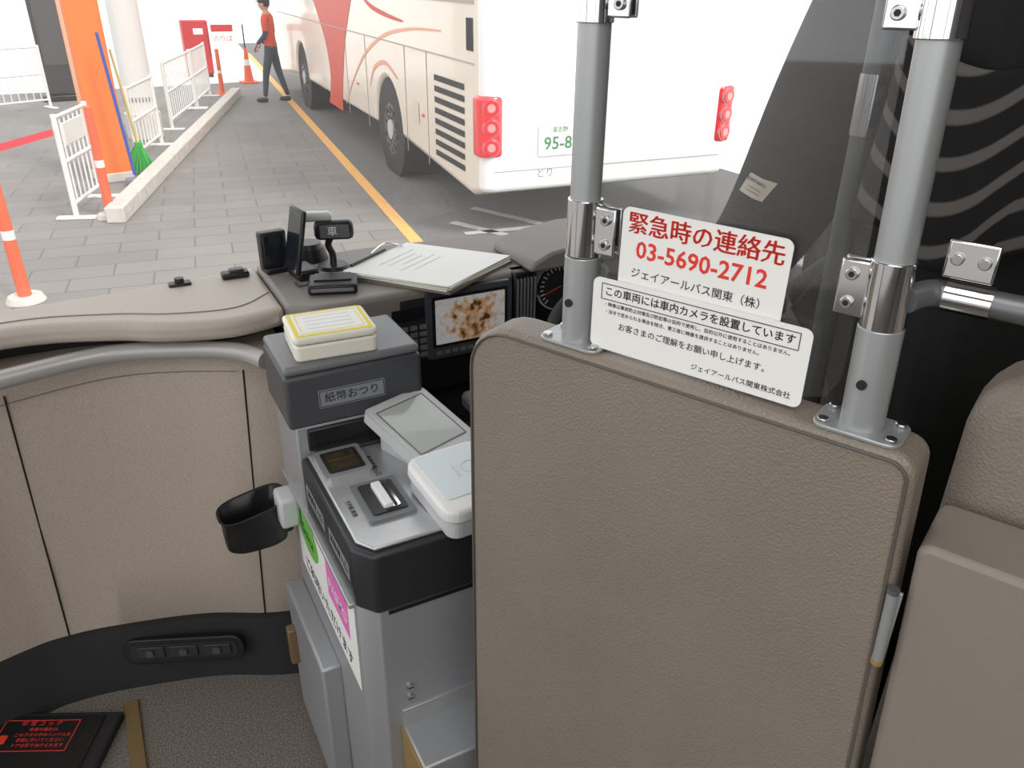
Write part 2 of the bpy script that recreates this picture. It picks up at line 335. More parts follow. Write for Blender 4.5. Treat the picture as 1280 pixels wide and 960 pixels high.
cyl(g,'base',(0,0,0),(0,0,.008),.038,black,r1=.032); tube(g,'arm',[(0,0,.005),(.0,.005,.03),(-.008,.0,.055),(0,-.005,.075)],.008,black)
box(g,'head',(.008,0,.09),(.09,.032,.045),black,.012); box(g,'led_face',(.01,-.0165,.09),(.066,.002,.03),mat('led_face_gray',(90,92,96),.3),.002); text(g,'led_text','車',F((.005,-.0178,.09),(1,0,0),(0,0,1)),.024,white)
box(g,'top_camera',(-.03,.01,.12),(.07,.03,.022),lgray,.008)
g=group('dash_control_knob',(.44,1.885,1.482)); cyl(g,'skirt',(0,0,0),(0,0,.03),.045,black,r1=.038); cyl(g,'cap',(0,0,.03),(0,0,.042),.034,fdark,r1=.03)
g=group('etc_card_reader',(.432,1.655,1.482),math.radians(-18)); box(g,'body',(0,0,.012),(.105,.08,.022),black,.005); box(g,'face_strip',(0,-.041,.012),(.09,.002,.008),flid,.001); box(g,'top_card',(.0,.01,.025),(.08,.045,.003),fdark,.001)
tube(g,'cable',[(-.055,.0,.012),(-.075,.02,.004),(-.085,.04,.004)],.0025,black)
g=group('dash_vent_knob',(.135,1.835,1.48)); bx(g,'base',-.024,.024,-.014,.014,0,.006,black,.003); cyl(g,'ball',(0,0,.006),(0,0,.016),.01,black)
g=group('dash_sensor',(.255,1.835,1.48)); bx(g,'body',-.03,.03,-.016,.016,0,.014,black,.004); bx(g,'wedge',-.012,.02,-.012,.012,.012,.02,fdark,.003)
# ------------------------------------------------------------------ fare box
g=group('fare_box')
X0=.245; XR=.52
low=[(X0,1.29),(X0,.992),(.272,.957),(XR,.957),(XR,1.29)]
prism(g,'cabinet',[(.247,1.46),(.247,.995),(.274,.961),(XR-.004,.961),(XR-.004,1.46)],.52,1.19,silver,bev=.003)
prism(g,'rear_cabinet',[(.242,1.462),(.242,1.29),(.49,1.29),(.49,1.462)],1.15,1.365,silver,bev=.004)
prism(g,'plinth',[(.255,1.45),(.255,1.0),(.28,.97),(XR-.01,.97),(XR-.01,1.45)],.5,.525,black)
prism(g,'head_housing',low,1.185,1.302,fdark,bev=.006)
prism(g,'head_plate',[(X0+.012,1.283),(X0+.012,1.0),(.278,.969),(XR-.01,.969),(XR-.01,1.283)],1.302,1.309,silverp,bev=.003)
TP=lambda x,y,z=1.309: F((x,y,z),(1,0,0),(0,1,0))
plate(g,'coin_bezel',TP(.305,1.222),.085,.095,.010,silverp,.008); plate(g,'coin_recess',TP(.305,1.222,1.319),.066,.072,.0008,fdark,.005)
plate(g,'coin_glass',TP(.305,1.222,1.3198),.052,.056,.0008,mat('coin_window_amber',(70,56,36),.1,coat=1,noise=.5,nscale=60),.004)
text(g,'label_ticket','乗車券挿入口',F((.352,1.195,1.3096),(0,-1,0),(1,0,0)),.012,ink)
text(g,'label_note','千円札専用',F((.277,1.085,1.3096),(0,-1,0),(1,0,0)),.010,ink)
plate(g,'note_slot_base',TP(.332,1.085),.082,.115,.006,flid,.006); plate(g,'note_slot_black',TP(.332,1.085,1.315),.06,.09,.003,fdark,.005)
plate(g,'note_slot_chrome',TP(.336,1.085,1.318),.03,.082,.004,chrome,.004); box(g,'note_slot_lip',(.330,1.08,1.3255),(.016,.072,.008),white,.002); box(g,'note_slot_gap',(.343,1.08,1.3225),(.005,.068,.003),black,.001)
ya=math.radians(20); Rz=Matrix.Rotation(ya,4,'Z')
Mb_=Matrix.Translation((.452,1.205,0))@Rz
prism(g,'display_foot',rrect(.10,.13,.01),1.305,1.35,lgray,bev=.004,mtx=Mb_)
Md=Matrix.Translation((.452,1.203,1.346))@Rz@Matrix.Rotation(math.radians(17),4,'X')
plate(g,'display_case',Md,.142,.178,.020,lgray,.012); plate(g,'display_bezel',Md@Matrix.Translation((0,0,.020)),.128,.163,.0015,mat('bezel_pale',(200,202,203),.35),.008); plate(g,'display_glass',Md@Matrix.Translation((0,.006,.0215)),.106,.122,.001,screen,.003)
frame_line(g,'display_frame',Md@Matrix.Translation((0,.006,.0215)),.110,.126,.002,flid,z=.0012)
Mi=F((.452,1.02,1.34),(1,.08,0),(-.08,1,.10))
plate(g,'card_reader_base',Mi@Matrix.Translation((0,0,-.03)),.13,.16,.03,lgray,.02)
o=plate(g,'card_reader_body',Mi,.145,.165,.026,white,.028); 
md=o.modifiers.new('b','BEVEL'); md.width=.007; md.segments=3; md.limit_method='ANGLE'
plate(g,'card_reader_pad',Mi@Matrix.Translation((0,.012,.026)),.115,.12,.0015,mat('reader_pad_pale',(212,222,224),.2),.012)
text(g,'card_reader_logo','IC',Mi@Matrix.Translation((.01,.012,.0278)),.05,mat('reader_cyan',(200,214,217),.4))
FN=lambda x,z,y=.961: F((x,y,z),(1,0,0),(0,0,1))
bx(g,'housing_joint',.29,XR-.002,.9595,.963,1.176,1.184,black,.0005)
for i,(x,z) in enumerate(((.318,1.0),(.318,.975),(.345,.935),(.40,.935))):
    cyl(g,'screw_%d'%i,(x,.962,z),(x,.957,z),.0075,screwm,n=16); box(g,'screw_slot_%d'%i,(x,.9568,z),(.010,.0008,.0016),ink,0)
bx(g,'foot_bracket',.30,XR,.86,.965,.50,.915,silver,.004); bx(g,'foot_bracket_edge',.296,.302,.862,.96,.50,.912,brassb,.001)
bx(g,'foot_bracket_lip',.30,XR,.955,.962,.90,.955,silverp,.001)
prism(g,'upper_housing',[(.232,1.286),(.49,1.286),(.49,1.462),(.232,1.462)],1.362,1.468,fblue,bev=.008,seg=3)
prism(g,'upper_lid',[(.234,1.288),(.488,1.288),(.488,1.460),(.234,1.460)],1.468,1.486,flid,bev=.008,seg=3)
bx(g,'change_slot_black',.262,.47,1.284,1.30,1.312,1.358,black,.004); bx(g,'change_slot_shelf',.27,.46,1.262,1.29,1.309,1.318,fdark,.003)
M=FN(.352,1.415,1.2858); plate(g,'upper_label',M,.125,.036,.0008,mat('label_gray',(138,142,145),.4),.002); frame_line(g,'upper_label_frame',M@Matrix.Translation((0,0,.0008)),.121,.031,.0012,ink); text(g,'upper_label_text','紙幣おつり',M@Matrix.Translation((0,0,.001)),.021,ink)
LF=lambda y,z,x=.2465: F((x,y,z),(0,-1,0),(0,0,1))
plate(g,'poster',LF(1.21,1.075),.40,.20,.0008,paper,.003)
text(g,'poster_text','ご利用いただけます',LF(1.21,1.005,.2455),.036,ink,bold=.0003)
plate(g,'poster_pink',LF(1.12,1.11,.2456),.135,.10,.0004,pink,.002); text(g,'poster_pink_text','PASMO',LF(1.12,1.095,.2451),.036,white,bold=.0003)
el=[(.075*math.cos(a*math.pi/16),.048*math.sin(a*math.pi/16)) for a in range(32)]
prism(g,'poster_green',el,0,.0004,green,mtx=LF(1.32,1.105,.2456)); text(g,'poster_green_text','Suica',LF(1.32,1.10,.2451),.04,ink,bold=.0004)
for i,(y,s) in enumerate(((1.21,'運賃投入口'),(1.065,'紙幣挿入口'))):
    M=LF(y,1.243,.2448); plate(g,'side_label_%d'%i,M,.115,.032,.0006,mat('label_gray',(138,142,145),.4),.002); text(g,'side_label_text_%d'%i,s,M@Matrix.Translation((0,0,.0008)),.02,ink)
bx(g,'side_door',.208,.249,1.16,1.45,.53,.90,silver,.006); bx(g,'side_door_latch',.19,.21,1.40,1.425,.70,.80,mat('latch_brown',(120,96,70),.4),.004)
bx(g,'side_rim',.236,.25,1.0,1.46,1.176,1.186,silverp,.002)
bx(g,'side_bracket',.205,.245,1.36,1.42,1.10,1.17,lgray,.008)
g=group('emergency_alarm_box',(.34,1.36,1.486),math.radians(-4))
prism(g,'base',rrect(.15,.125,.012),0,.030,cream,bev=.004); prism(g,'lid',rrect(.152,.127,.012),.032,.046,cream,bev=.005,seg=3)
plate(g,'label',Matrix.Translation((0,0,.0462)),.138,.112,.0006,yellow,.003); plate(g,'label_white',Matrix.Translation((0,0,.0468)),.124,.098,.0004,paper,.002)
frame_line(g,'label_inner_frame',Matrix.Translation((0,0,.0472)),.112,.086,.0015,yellow)
for i in range(4): plate(g,'label_line_%d'%i,Matrix.Translation((0,.028-.018*i,.0472)),.085,.003,.0002,mat('ink_gray',(212,210,204),.6),.001)
# waste / coin bin, rounded square section with the outer side cut lower
g=group('coin_tray_bin',(.163,1.44,1.04))
n=32
def sup(t,e=.62):
    c_,s_=math.cos(t),math.sin(t); return (math.copysign(abs(c_)**e,c_),math.copysign(abs(s_)**e,s_))
def ring(rx,ry,z):
    out=[]
    for i in range(n):
        x,y=sup(2*math.pi*i/n); out.append((x*rx,y*ry,z+(0 if z<.05 else .014*x-.006*y)))
    return out
rings=[ring(.054,.040,0),ring(.062,.047,.007),ring(.064,.050,.04),ring(.062,.050,.078),ring(.070,.057,.090),ring(.064,.051,.089),ring(.056,.044,.05),ring(.050,.038,.012)]
v=sum(rings,[]); f=[]
for k in range(len(rings)-1):
    for i in range(n): f.append((k*n+i,k*n+(i+1)%n,(k+1)*n+(i+1)%n,(k+1)*n+i))
f.append(tuple(range(n))[::-1]); f.append(tuple((len(rings)-1)*n+i for i in range(n)))
mesh(g,'bin',v,f,black,smooth=True,ang=70); box(g,'arm',(.060,.0,.045),(.034,.05,.07),black,.01)
# ------------------------------------------------------------------ partition group
AZ=math.atan2(-.911,.413)
g=group('driver_partition',(.454,.696,0),AZ)
XZ=Matrix(((1,0,0,0),(0,0,-1,0),(0,1,0,0),(0,0,0,1)))
def outl(x0,x1,z0,z1,rl,rr_,fl=0,fr=0):
    p=[(x0+fl,z0),(x1+fr,z0)]
    p+=[(x1-rr_+rr_*math.cos(a),z1-rr_+rr_*math.sin(a)) for a in [math.radians(i*15) for i in range(7)]]
    p+=[(x0+rl-rl*math.sin(a),z1-rl+rl*math.cos(a)) for a in [math.radians(i*15) for i in range(7)]]
    return p
prism(g,'padded_panel',outl(-.138,.370,.62,1.735,.06,.02,0,.06),-.028,.032,leather,mtx=XZ,bev=.010,seg=4)
pts=[(p[0],-.033,p[1]) for p in outl(-.132,.364,.62,1.729,.055,.018,0,.06)][1:]
tube(g,'edge_seam',pts+[(-.132,-.033,.62)],.0016,piping,smooth=False)
bx(g,'base_plate',-.13,.37,-.02,.02,.5,.63,silver,.004)
def pole(nm,u0,sgn,clz,lean=0):
    U=lambda z:u0-lean*(z-1.735); u=u0
    prism(g,nm+'_flange',[(u+x,y) for x,y in rrect(.078,.052,.012)],1.735,1.739,steel,bev=.001)
    for i,(dx,dy) in enumerate(((-.030,-.017),(.030,-.017),(.030,.017),(-.030,.017))): cyl(g,'%s_bolt_%d'%(nm,i),(u+dx,dy,1.739),(u+dx,dy,1.7425),.0055,screwm,n=12,bev=.001)
    cyl(g,nm+'_collar',(U(1.738),0,1.738),(U(1.835),0,1.835),.0192,steel,bev=.001); cyl(g,nm+'_ring',(U(1.833),0,1.833),(U(1.837),0,1.837),.0175,black)
    cyl(g,nm+'_collar_screw',(U(1.785)-.002,-.0185,1.785),(U(1.785)-.002,-.0215,1.785),.0045,ink,n=12)
    cyl(g,nm+'_tube',(U(1.8),0,1.80),(U(3),0,3.0),.0162,steel,n=40)
    for i,z in enumerate(clz):
        u=U(z)
        cyl(g,'%s_clamp_sleeve_%d'%(nm,i),(U(z-.03),0,z-.030),(U(z+.03),0,z+.030),.0185,chrome,bev=.001)
        box(g,'%s_clamp_plate_%d'%(nm,i),(u+sgn*.027,-.004,z),(.028,.004,.050),chrome,.004,seg=3)
        box(g,'%s_clamp_back_%d'%(nm,i),(u+sgn*.027,.008,z),(.028,.004,.050),chrome,.004,seg=3)
        for j,dz in enumerate((-.013,.013)):
            cyl(g,'%s_clamp_bolt_%d_%d'%(nm,i,j),(u+sgn*.030,-.0055,z+dz),(u+sgn*.030,-.0095,z+dz),.0056,screwm,n=14,bev=.001); cyl(g,'%s_clamp_hex_%d_%d'%(nm,i,j),(u+sgn*.030,-.0096,z+dz),(u+sgn*.030,-.0099,z+dz),.0028,ink,n=6)
pole('front_pole',0,1,(1.866,2.092)); pole('rear_pole',.311,-1,(1.864,2.092),.03)
prism(g,'plexiglass_shield',[(.018,1.748),(.255,1.748),(.275,1.755),(.285,1.775),(.285,1.85),(.255,2.9),(.018,2.9)],-.003,.001,plexi,mtx=XZ)
Mp=F((.137,-.0065,1.854),(1,0,-.012),(.012,0,1)); plate(g,'contact_placard',Mp,.174,.086,.0012,paper,.008)
t=lambda s,x,z,sz,m,b=0,sx=1,M=Mp: text(g,'placard_text',s,M@Matrix.Translation((x,z,.0014)),sz,m,bold=b,sx=sx)
for k in range(3): t('緊急時の連絡先',.0005*k,.0265+.0002*k,.0232,inkr)
t('03-5690-2712',0,.001,.0245,inkr,.0004); t('ジェイアールバス関東（株）',.0,-.0235,.0112,ink)
Mq=F((.140,-.0105,1.780),(1,0,.0),(0,0,1)); plate(g,'camera_placard',Mq,.234,.080,.0012,paper,.008)
q=lambda s,x,z,sz,m,b=0,sx=1: t(s,x,z,sz,m,b,sx,Mq)
frame_line(g,'placard_frame',Mq@Matrix.Translation((0,.026,.0014)),.212,.017,.0007,ink)
q('この車両には車内カメラを設置しています',0,.026,.0108,ink,.0001); q('・映像は事故防止対策及び防犯等の目的で使用し、目的以外に使用することはありません。',0,.012,.0050,ink); q('・法令で定められる場合を除き、第三者に映像を提供することはありません。',-.014,.004,.0050,ink)
q('お客さまのご理解をお願い申し上げます。',0,-.010,.0088,ink); q('ジェイアールバス関東株式会社',.055,-.030,.0074,ink)
g2=group('horizontal_grab_rail',(.454,.696,0),AZ)
rsteel=mat('rail_steel_dull',(120,122,124),.4,metal=.6)
tube(g2,'rail',[(.322,.0,1.862),(.336,.022,1.865),(.365,.026,1.865),(.55,.026,1.865),(.8,.026,1.865)],.0115,rsteel)
cyl(g2,'sleeve',(.346,.026,1.865),(.382,.026,1.865),.0135,chrome)
box(g2,'clamp_plate',(.360,.016,1.899),(.038,.004,.032),chrome,.004,seg=3)
for j,dz in enumerate((-.010,.010)): cyl(g2,'clamp_bolt_%d'%j,(.360+dz,.014,1.900),(.360+dz,.010,1.900),.005,screwm,n=14,bev=.001)
g2=group('rear_pole_reflection',(.785,.64,0)); cyl(g2,'tube',(0,0,1.0),(0,0,3.0),.014,mat('reflected_pole',(84,85,87),.4,metal=.4)); cyl(g2,'sleeve',(0,0,1.945),(0,0,2.01),.016,mat('reflected_chrome',(150,150,152),.15,metal=1)); cyl(g2,'foot',(0,0,1.0),(0,0,1.02),.03,steel)  # reflection of the rear pole, built as a solid dark pole
g=group('seat_end_panel',(.454,.696,0),AZ); prism(g,'panel',outl(.386,.95,.52,1.655,.012,.02,.062,0),-.06,.028,seatside,mtx=XZ,bev=.006)
cyl(g,'hinge_pin',(.381,-.036,1.52),(.378,-.036,1.600),.0050,steel); cyl(g,'hinge_pin_top',(.378,-.036,1.60),(.378,-.036,1.605),.0055,rsteel); cyl(g,'hinge_pin_bottom',(.381,-.036,1.515),(.381,-.036,1.521),.0055,brassb); bx(g,'hinge_leaf',.380,.386,-.033,-.029,1.52,1.60,steel,.001)
g=group('passenger_seat',(.454,.696,0),AZ)
prism(g,'backrest',outl(.383,.90,1.1,1.795,.07,.07),-.17,-.070,seatl,mtx=XZ,bev=.028,seg=5)
prism(g,'cushion',outl(.39,.88,.95,1.12,.03,.03),-.60,-.14,seatl,mtx=XZ,bev=.03,seg=4)
bx(g,'pedestal',.45,.85,.2,.5,.5,.96,blackr,.01)
g=group('driver_seat',(1.12,.47,0))
M=XZ
prism(g,'backrest',outl(-.35,.27,1.3,2.22,.10,.10),-.12,.0,seatblack,mtx=M,bev=.03,seg=4)
prism(g,'headrest',outl(-.15,.15,2.23,2.46,.05,.05),-.09,.0,seatblack,mtx=M,bev=.025,seg=4)
bx(g,'cushion',-.26,.26,.12,.55,1.22,1.32,blackr,.04,4); bx(g,'pedestal',-.2,.2,.12,.45,1.0,1.22,black,.01)
# reflection of a striped shirt, built as a sheet round the backrest corner
g=group('shirt_reflection',(.765,.53,0))
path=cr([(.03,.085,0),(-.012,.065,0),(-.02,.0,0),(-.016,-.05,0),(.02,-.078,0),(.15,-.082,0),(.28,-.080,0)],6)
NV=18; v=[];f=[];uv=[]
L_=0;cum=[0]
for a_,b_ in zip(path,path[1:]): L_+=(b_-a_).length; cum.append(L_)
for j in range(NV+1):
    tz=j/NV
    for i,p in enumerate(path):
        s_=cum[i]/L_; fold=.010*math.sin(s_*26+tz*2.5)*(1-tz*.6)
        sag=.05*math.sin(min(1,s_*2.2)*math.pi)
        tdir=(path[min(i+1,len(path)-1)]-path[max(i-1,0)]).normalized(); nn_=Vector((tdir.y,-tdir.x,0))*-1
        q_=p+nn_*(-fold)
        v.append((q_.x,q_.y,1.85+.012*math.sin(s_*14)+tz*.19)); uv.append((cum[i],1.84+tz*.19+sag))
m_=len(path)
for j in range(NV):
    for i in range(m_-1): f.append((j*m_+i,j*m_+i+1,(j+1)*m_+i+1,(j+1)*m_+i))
o=mesh(g,'reflection_sheet',v,f,stripem,smooth=True,ang=180)
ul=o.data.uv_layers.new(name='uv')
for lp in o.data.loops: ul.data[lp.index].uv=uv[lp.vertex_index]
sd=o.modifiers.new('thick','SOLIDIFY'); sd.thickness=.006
g=group('sun_block_curtain',(1.52,0,0)); v=[];f=[];N=200  # added curtain, lengthened to keep sun out of the cabin
for i in range(N+1):
    y=-4.8+i*6.15/N; x=.018*math.sin(i*1.3)
    v+=[(x,y,1.35),(x,y,2.8)]
for i in range(N): f.append((2*i,2*i+2,2*i+3,2*i+1))
mesh(g,'folds',v,f,mat('sun_block_gray',(70,68,68),.9),smooth=True,ang=180); cyl(g,'sun_block_rod',(0,-4.85,2.82),(0,1.4,2.82),.01,steel)
# ------------------------------------------------------------------ floor items
bx(None,'trim_1',-.182,-.148,.8,1.66,.5,.508,brass,.002)
g=group('emergency_cock_cover',(-.435,1.635,.5),math.radians(-26))
bx(g,'cover',-.28,.235,-.22,.10,0,.022,blackr,.006); bx(g,'inner_lid',-.22,.20,-.17,.085,.022,.026,black,.003)
M=F((.062,.034,.0262),(1,0,0),(0,1,0)); frame_line(g,'red_frame',M@Matrix.Translation((0,-.004,0)),.17,.084,.002,inkr)
text(g,'cock_title','非 常 コ ッ ク',M@Matrix.Translation((0,.029,0)),.0155,inkr)
for i,s in enumerate(('非常の場合は、','このフタの中のハンドルを','手前に引いてください','ドアは手であけられます')): text(g,'cock_text_%d'%i,s,M@Matrix.Translation((.016,.012-.0145*i,0)),.0108,inkr)
plate(g,'cock_badge',M@Matrix.Translation((-.070,-.015,0)),.018,.024,.0005,inkr,.003)
# ------------------------------------------------------------------ people
def body(g,name,nodes,edges,mats,classify,sub=2):
    me=bpy.data.meshes.new(name); names=list(nodes); me.from_pydata([nodes[k][0] for k in names],[(names.index(a),names.index(b)) for a,b in edges],[])
    o=bpy.data.objects.new(name,me); COL.objects.link(o); o.modifiers.new('skin','SKIN')
    for i,k in enumerate(names):
        r=nodes[k][1]; o.data.skin_vertices[0].data[i].radius=(r,r) if not isinstance(r,tuple) else r
        o.data.skin_vertices[0].data[i].use_root=(i==0)
    s=o.modifiers.new('sub','SUBSURF'); s.levels=sub; s.render_levels=sub
    bpy.context.view_layer.update(); me2=bpy.data.meshes.new_from_object(o.evaluated_get(bpy.context.evaluated_depsgraph_get())); bpy.data.objects.remove(o)
    me2.name=name; o=bpy.data.objects.new(name,me2); link(g,o); me2.materials.clear()
    for m in mats: me2.materials.append(m)
    for p in me2.polygons: p.use_smooth=True; p.material_index=classify(p.center)
    return o
def ell(g,name,c,r,m,mtx=None,n=20):
    bm=bmesh.new(); bmesh.ops.create_uvsphere(bm,u_segments=n,v_segments=n//2+2,radius=1); me=bpy.data.meshes.new(name); bm.to_mesh(me); bm.free()
    me.transform((mtx or Matrix.Identity(4))@Matrix.Translation(c)@Matrix.Diagonal((r[0],r[1],r[2],1)))
    for p in me.polygons: p.use_smooth=True
    return link(g,bpy.data.objects.new(name,me),m)
def head(g,M,hat=None):
    bm=bmesh.new(); bmesh.ops.create_uvsphere(bm,u_segments=28,v_segments=20,radius=1)
    for v in bm.verts:
        x,y,z=v.co
        w=1-.28*max(0,-z)**1.4; v.co.x=x*.077*w; v.co.y=y*.098*(1-.12*max(0,-z)); v.co.z=z*.118
        if y>0:
            if abs(x)<.25 and -.35<z<.12: v.co.y+=.018*(1-abs(x)/.25)*(1-abs(z+.12)/.3 if abs(z+.12)<.3 else 0)
            if .05<abs(x)*1<.6 and 0<z<.25: v.co.y-=.006
    me=bpy.data.meshes.new('head'); bm.to_mesh(me); bm.free(); me.transform(M)
    for p in me.polygons: p.use_smooth=True
    link(g,bpy.data.objects.new('head',me),skin)
    for s in (-1,1):
        ell(g,'eye_%d'%s,(s*.028,.087,.008),(.011,.007,.006),white,M,10); ell(g,'iris_%d'%s,(s*.028,.093,.008),(.005,.003,.005),ink,M,8); ell(g,'ear_%d'%s,(s*.077,-.004,-.005),(.01,.02,.03),skin,M,10); ell(g,'brow_%d'%s,(s*.028,.090,.028),(.016,.005,.003),hair,M,8)
    ell(g,'mouth',(0,.088,-.055),(.022,.006,.005),mat('lips',(170,100,90),.5),M,10); ell(g,'hair',(0,-.018,.026),(.082,.092,.104),hair,M,20)
    if hat:
        ell(g,'cap_crown',(0,-.005,.055),(.09,.108,.08),hat,M); ell(g,'cap_brim',(0,.09,.045),(.07,.06,.008),hat,M)
def hand(g,w,d,nrm,m,side=1):
    d=Vector(d).normalized(); nrm=Vector(nrm); nrm=(nrm-d*nrm.dot(d)).normalized(); s=d.cross(nrm)*side; w=Vector(w)
    nodes={'wrist':(w,.024),'palm':(w+d*.05,(.038,.018)),'knuck':(w+d*.09,(.036,.014))}
    body(g,'palm',nodes,[('wrist','palm'),('palm','knuck')],[m],lambda c:0)
    for i,(off,L) in enumerate(((-.03,.068),(-.010,.078),(.010,.072),(.028,.056))):
        p=w+d*.085+s*off; q=p+d*L*.5-nrm*.010; r=q+d*L*.30-nrm*.022; e=r+d*L*.15-nrm*.018
        body(g,'finger_%d'%i,{'a':(p,.009),'b':(q,.0085),'c':(r,.008),'d':(e,.006)},[('a','b'),('b','c'),('c','d')],[m],lambda c:0,1)
    p=w+d*.03-s*.03; body(g,'thumb',{'a':(p,.012),'b':(p+d*.035-s*.022-nrm*.008,.010),'c':(p+d*.062-s*.026-nrm*.02,.008)},[('a','b'),('b','c')],[m],lambda c:0,1)
g=group('bus_driver')
V=Vector
nd={'pelvis':(V((1.12,.72,1.45)),(.16,.12)),'waist':(V((1.12,.73,1.64)),(.165,.12)),'chest':(V((1.12,.75,1.92)),(.19,.13)),'collar':(V((1.12,.75,2.14)),(.12,.09)),'neck':(V((1.12,.77,2.25)),.055),'skull':(V((1.12,.79,2.33)),.055),
'shL':(V((.955,.76,2.15)),.095),'shR':(V((1.285,.76,2.15)),.095),'uaL':(V((.912,.79,1.98)),.092),'uaL2':(V((.905,.84,1.84)),.083),'elL':(V((.895,.90,1.70)),.07),'wrL':(V((.835,1.12,1.50)),.04),'uaR':(V((1.34,.80,1.98)),.085),'elR':(V((1.36,.90,1.72)),.065),'wrR':(V((1.25,1.12,1.50)),.04),
'hipL':(V((1.02,.76,1.42)),.10),'knL':(V((.99,1.16,1.40)),.07),'anL':(V((.98,1.26,1.10)),.045),'hipR':(V((1.22,.76,1.42)),.10),'knR':(V((1.24,1.16,1.40)),.07),'anR':(V((1.24,1.26,1.10)),.045)}
ed=[('pelvis','waist'),('waist','chest'),('chest','collar'),('collar','neck'),('neck','skull'),('collar','shL'),('collar','shR'),('shL','uaL'),('uaL','uaL2'),('uaL2','elL'),('elL','wrL'),('shR','uaR'),('uaR','elR'),('elR','wrR'),('pelvis','hipL'),('hipL','knL'),('knL','anL'),('pelvis','hipR'),('hipR','knR'),('knR','anR')]
drv=body(g,'body',nd,ed,[cloth,skin],lambda c:1 if c.z>2.24 and abs(c.x-1.12)<.09 else 0)
head(g,Matrix.Translation((1.12,.82,2.45)))
hand(g,(.833,1.13,1.493),(0,.9,-.25),(-.5,0,.8),skin,1); hand(g,(1.252,1.13,1.493),(0,.9,-.25),(.5,0,.8),skin,-1)
for s,x in (('l',.98),('r',1.24)): body(g,'shoe_'+s,{'heel':(V((x,1.24,1.045)),.045),'toe':(V((x,1.44,1.035)),(.045,.03))},[('heel','toe')],[shoe],lambda c:0)
bx(None,'driver_platform',.82,1.56,.2,1.6,.5,1.0,blackr,.01)
dg=bpy.context.evaluated_depsgraph_get(); bvh=BVHTree.FromObject(drv,dg)
hit=bvh.ray_cast(V((0,0,2.1)),(V((.752,.758,1.864))-V((0,0,2.1))).normalized())
if hit[0] is not None:
    nrm=hit[1]; y=V((0,0,1)); y=(y-nrm*y.dot(nrm)).normalized(); x=y.cross(nrm); Mb=F(hit[0]+nrm*.002,x,y)@Matrix.Rotation(math.radians(-8),4,'Z')
    v=[];N=6
    for j in range(4):
        for i in range(N+1):
            p=Mb@V((-.026+.052*i/N+.006*(j-1.5),-.016+.032*j/3,0)); h=bvh.find_nearest(p); v.append(h[0]+h[1]*.0018)
    f=[(j*(N+1)+i,j*(N+1)+i+1,(j+1)*(N+1)+i+1,(j+1)*(N+1)+i) for j in range(3) for i in range(N)]
    mesh(g,'sleeve_badge',v,f,beigep,smooth=True)
    text(g,'badge_text','JR BUS KANTO',Mb@Matrix.Translation((.003,.009,.003)),.0062,ink)
    for i in range(2): plate(g,'badge_line_%d'%i,Mb@Matrix.Translation((.002-.002*i,-.001-.006*i,.003)),.028,.0012,.0003,mat('badge_brown',(150,120,100),.7),.0005)
g=group('platform_worker',(3.38,15.7,0),math.radians(60))
nd={'pelvis':(V((0,0,.93)),(.15,.11)),'waist':(V((0,0,1.08)),(.14,.10)),'chest':(V((0,.02,1.28)),(.17,.115)),'collar':(V((0,.01,1.43)),(.09,.07)),'neck':(V((0,.02,1.50)),.052),'skull':(V((0,.03,1.56)),.05),
'shL':(V((-.17,.01,1.41)),.065),'shR':(V((.17,.01,1.41)),.065),'elL':(V((-.22,.0,1.14)),.05),'wrL':(V((-.12,.2,.98)),.033),'elR':(V((.22,.0,1.14)),.05),'wrR':(V((.12,.2,.98)),.033),
'hipL':(V((-.09,0,.88)),.09),'knL':(V((-.12,.10,.5)),.065),'anL':(V((-.13,.16,.09)),.042),'hipR':(V((.09,0,.88)),.09),'knR':(V((.12,-.06,.5)),.065),'anR':(V((.14,-.18,.09)),.042)}
ed=[('pelvis','waist'),('waist','chest'),('chest','collar'),('collar','neck'),('neck','skull'),('collar','shL'),('collar','shR'),('shL','elL'),('elL','wrL'),('shR','elR'),('elR','wrR'),('pelvis','hipL'),('hipL','knL'),('knL','anL'),('pelvis','hipR'),('hipR','knR'),('knR','anR')]
def cls(c):
    if c.z>1.47: return 3
    if c.z<.95 and abs(c.x)<.3 and not(c.y>.13 and c.z>.9): return 0
    if abs(c.x)>.17: return 1 if c.z>1.2 else 2
    if c.y>.11 and c.z<1.12: return 2
    return 1
body(g,'body',nd,ed,[navy,vest,vgray,skin],cls)
head(g,Matrix.Translation((0,.04,1.62)),mat('cap_navy',(40,42,52),.8))
hand(g,(-.115,.205,.975),(.35,.5,-.6),(0,.6,.6),skin,1); hand(g,(.115,.205,.975),(-.35,.5,-.6),(0,.6,.6),skin,-1)
for s,(x,y) in (('l',(-.13,.16)),('r',(.14,-.18))): body(g,'shoe_'+s,{'heel':(V((x,y-.05,.045)),.045),'mid':(V((x,y+.06,.045)),.045),'toe':(V((x,y+.17,.035)),(.042,.032))},[('heel','mid'),('mid','toe')],[shoe],lambda c:0)
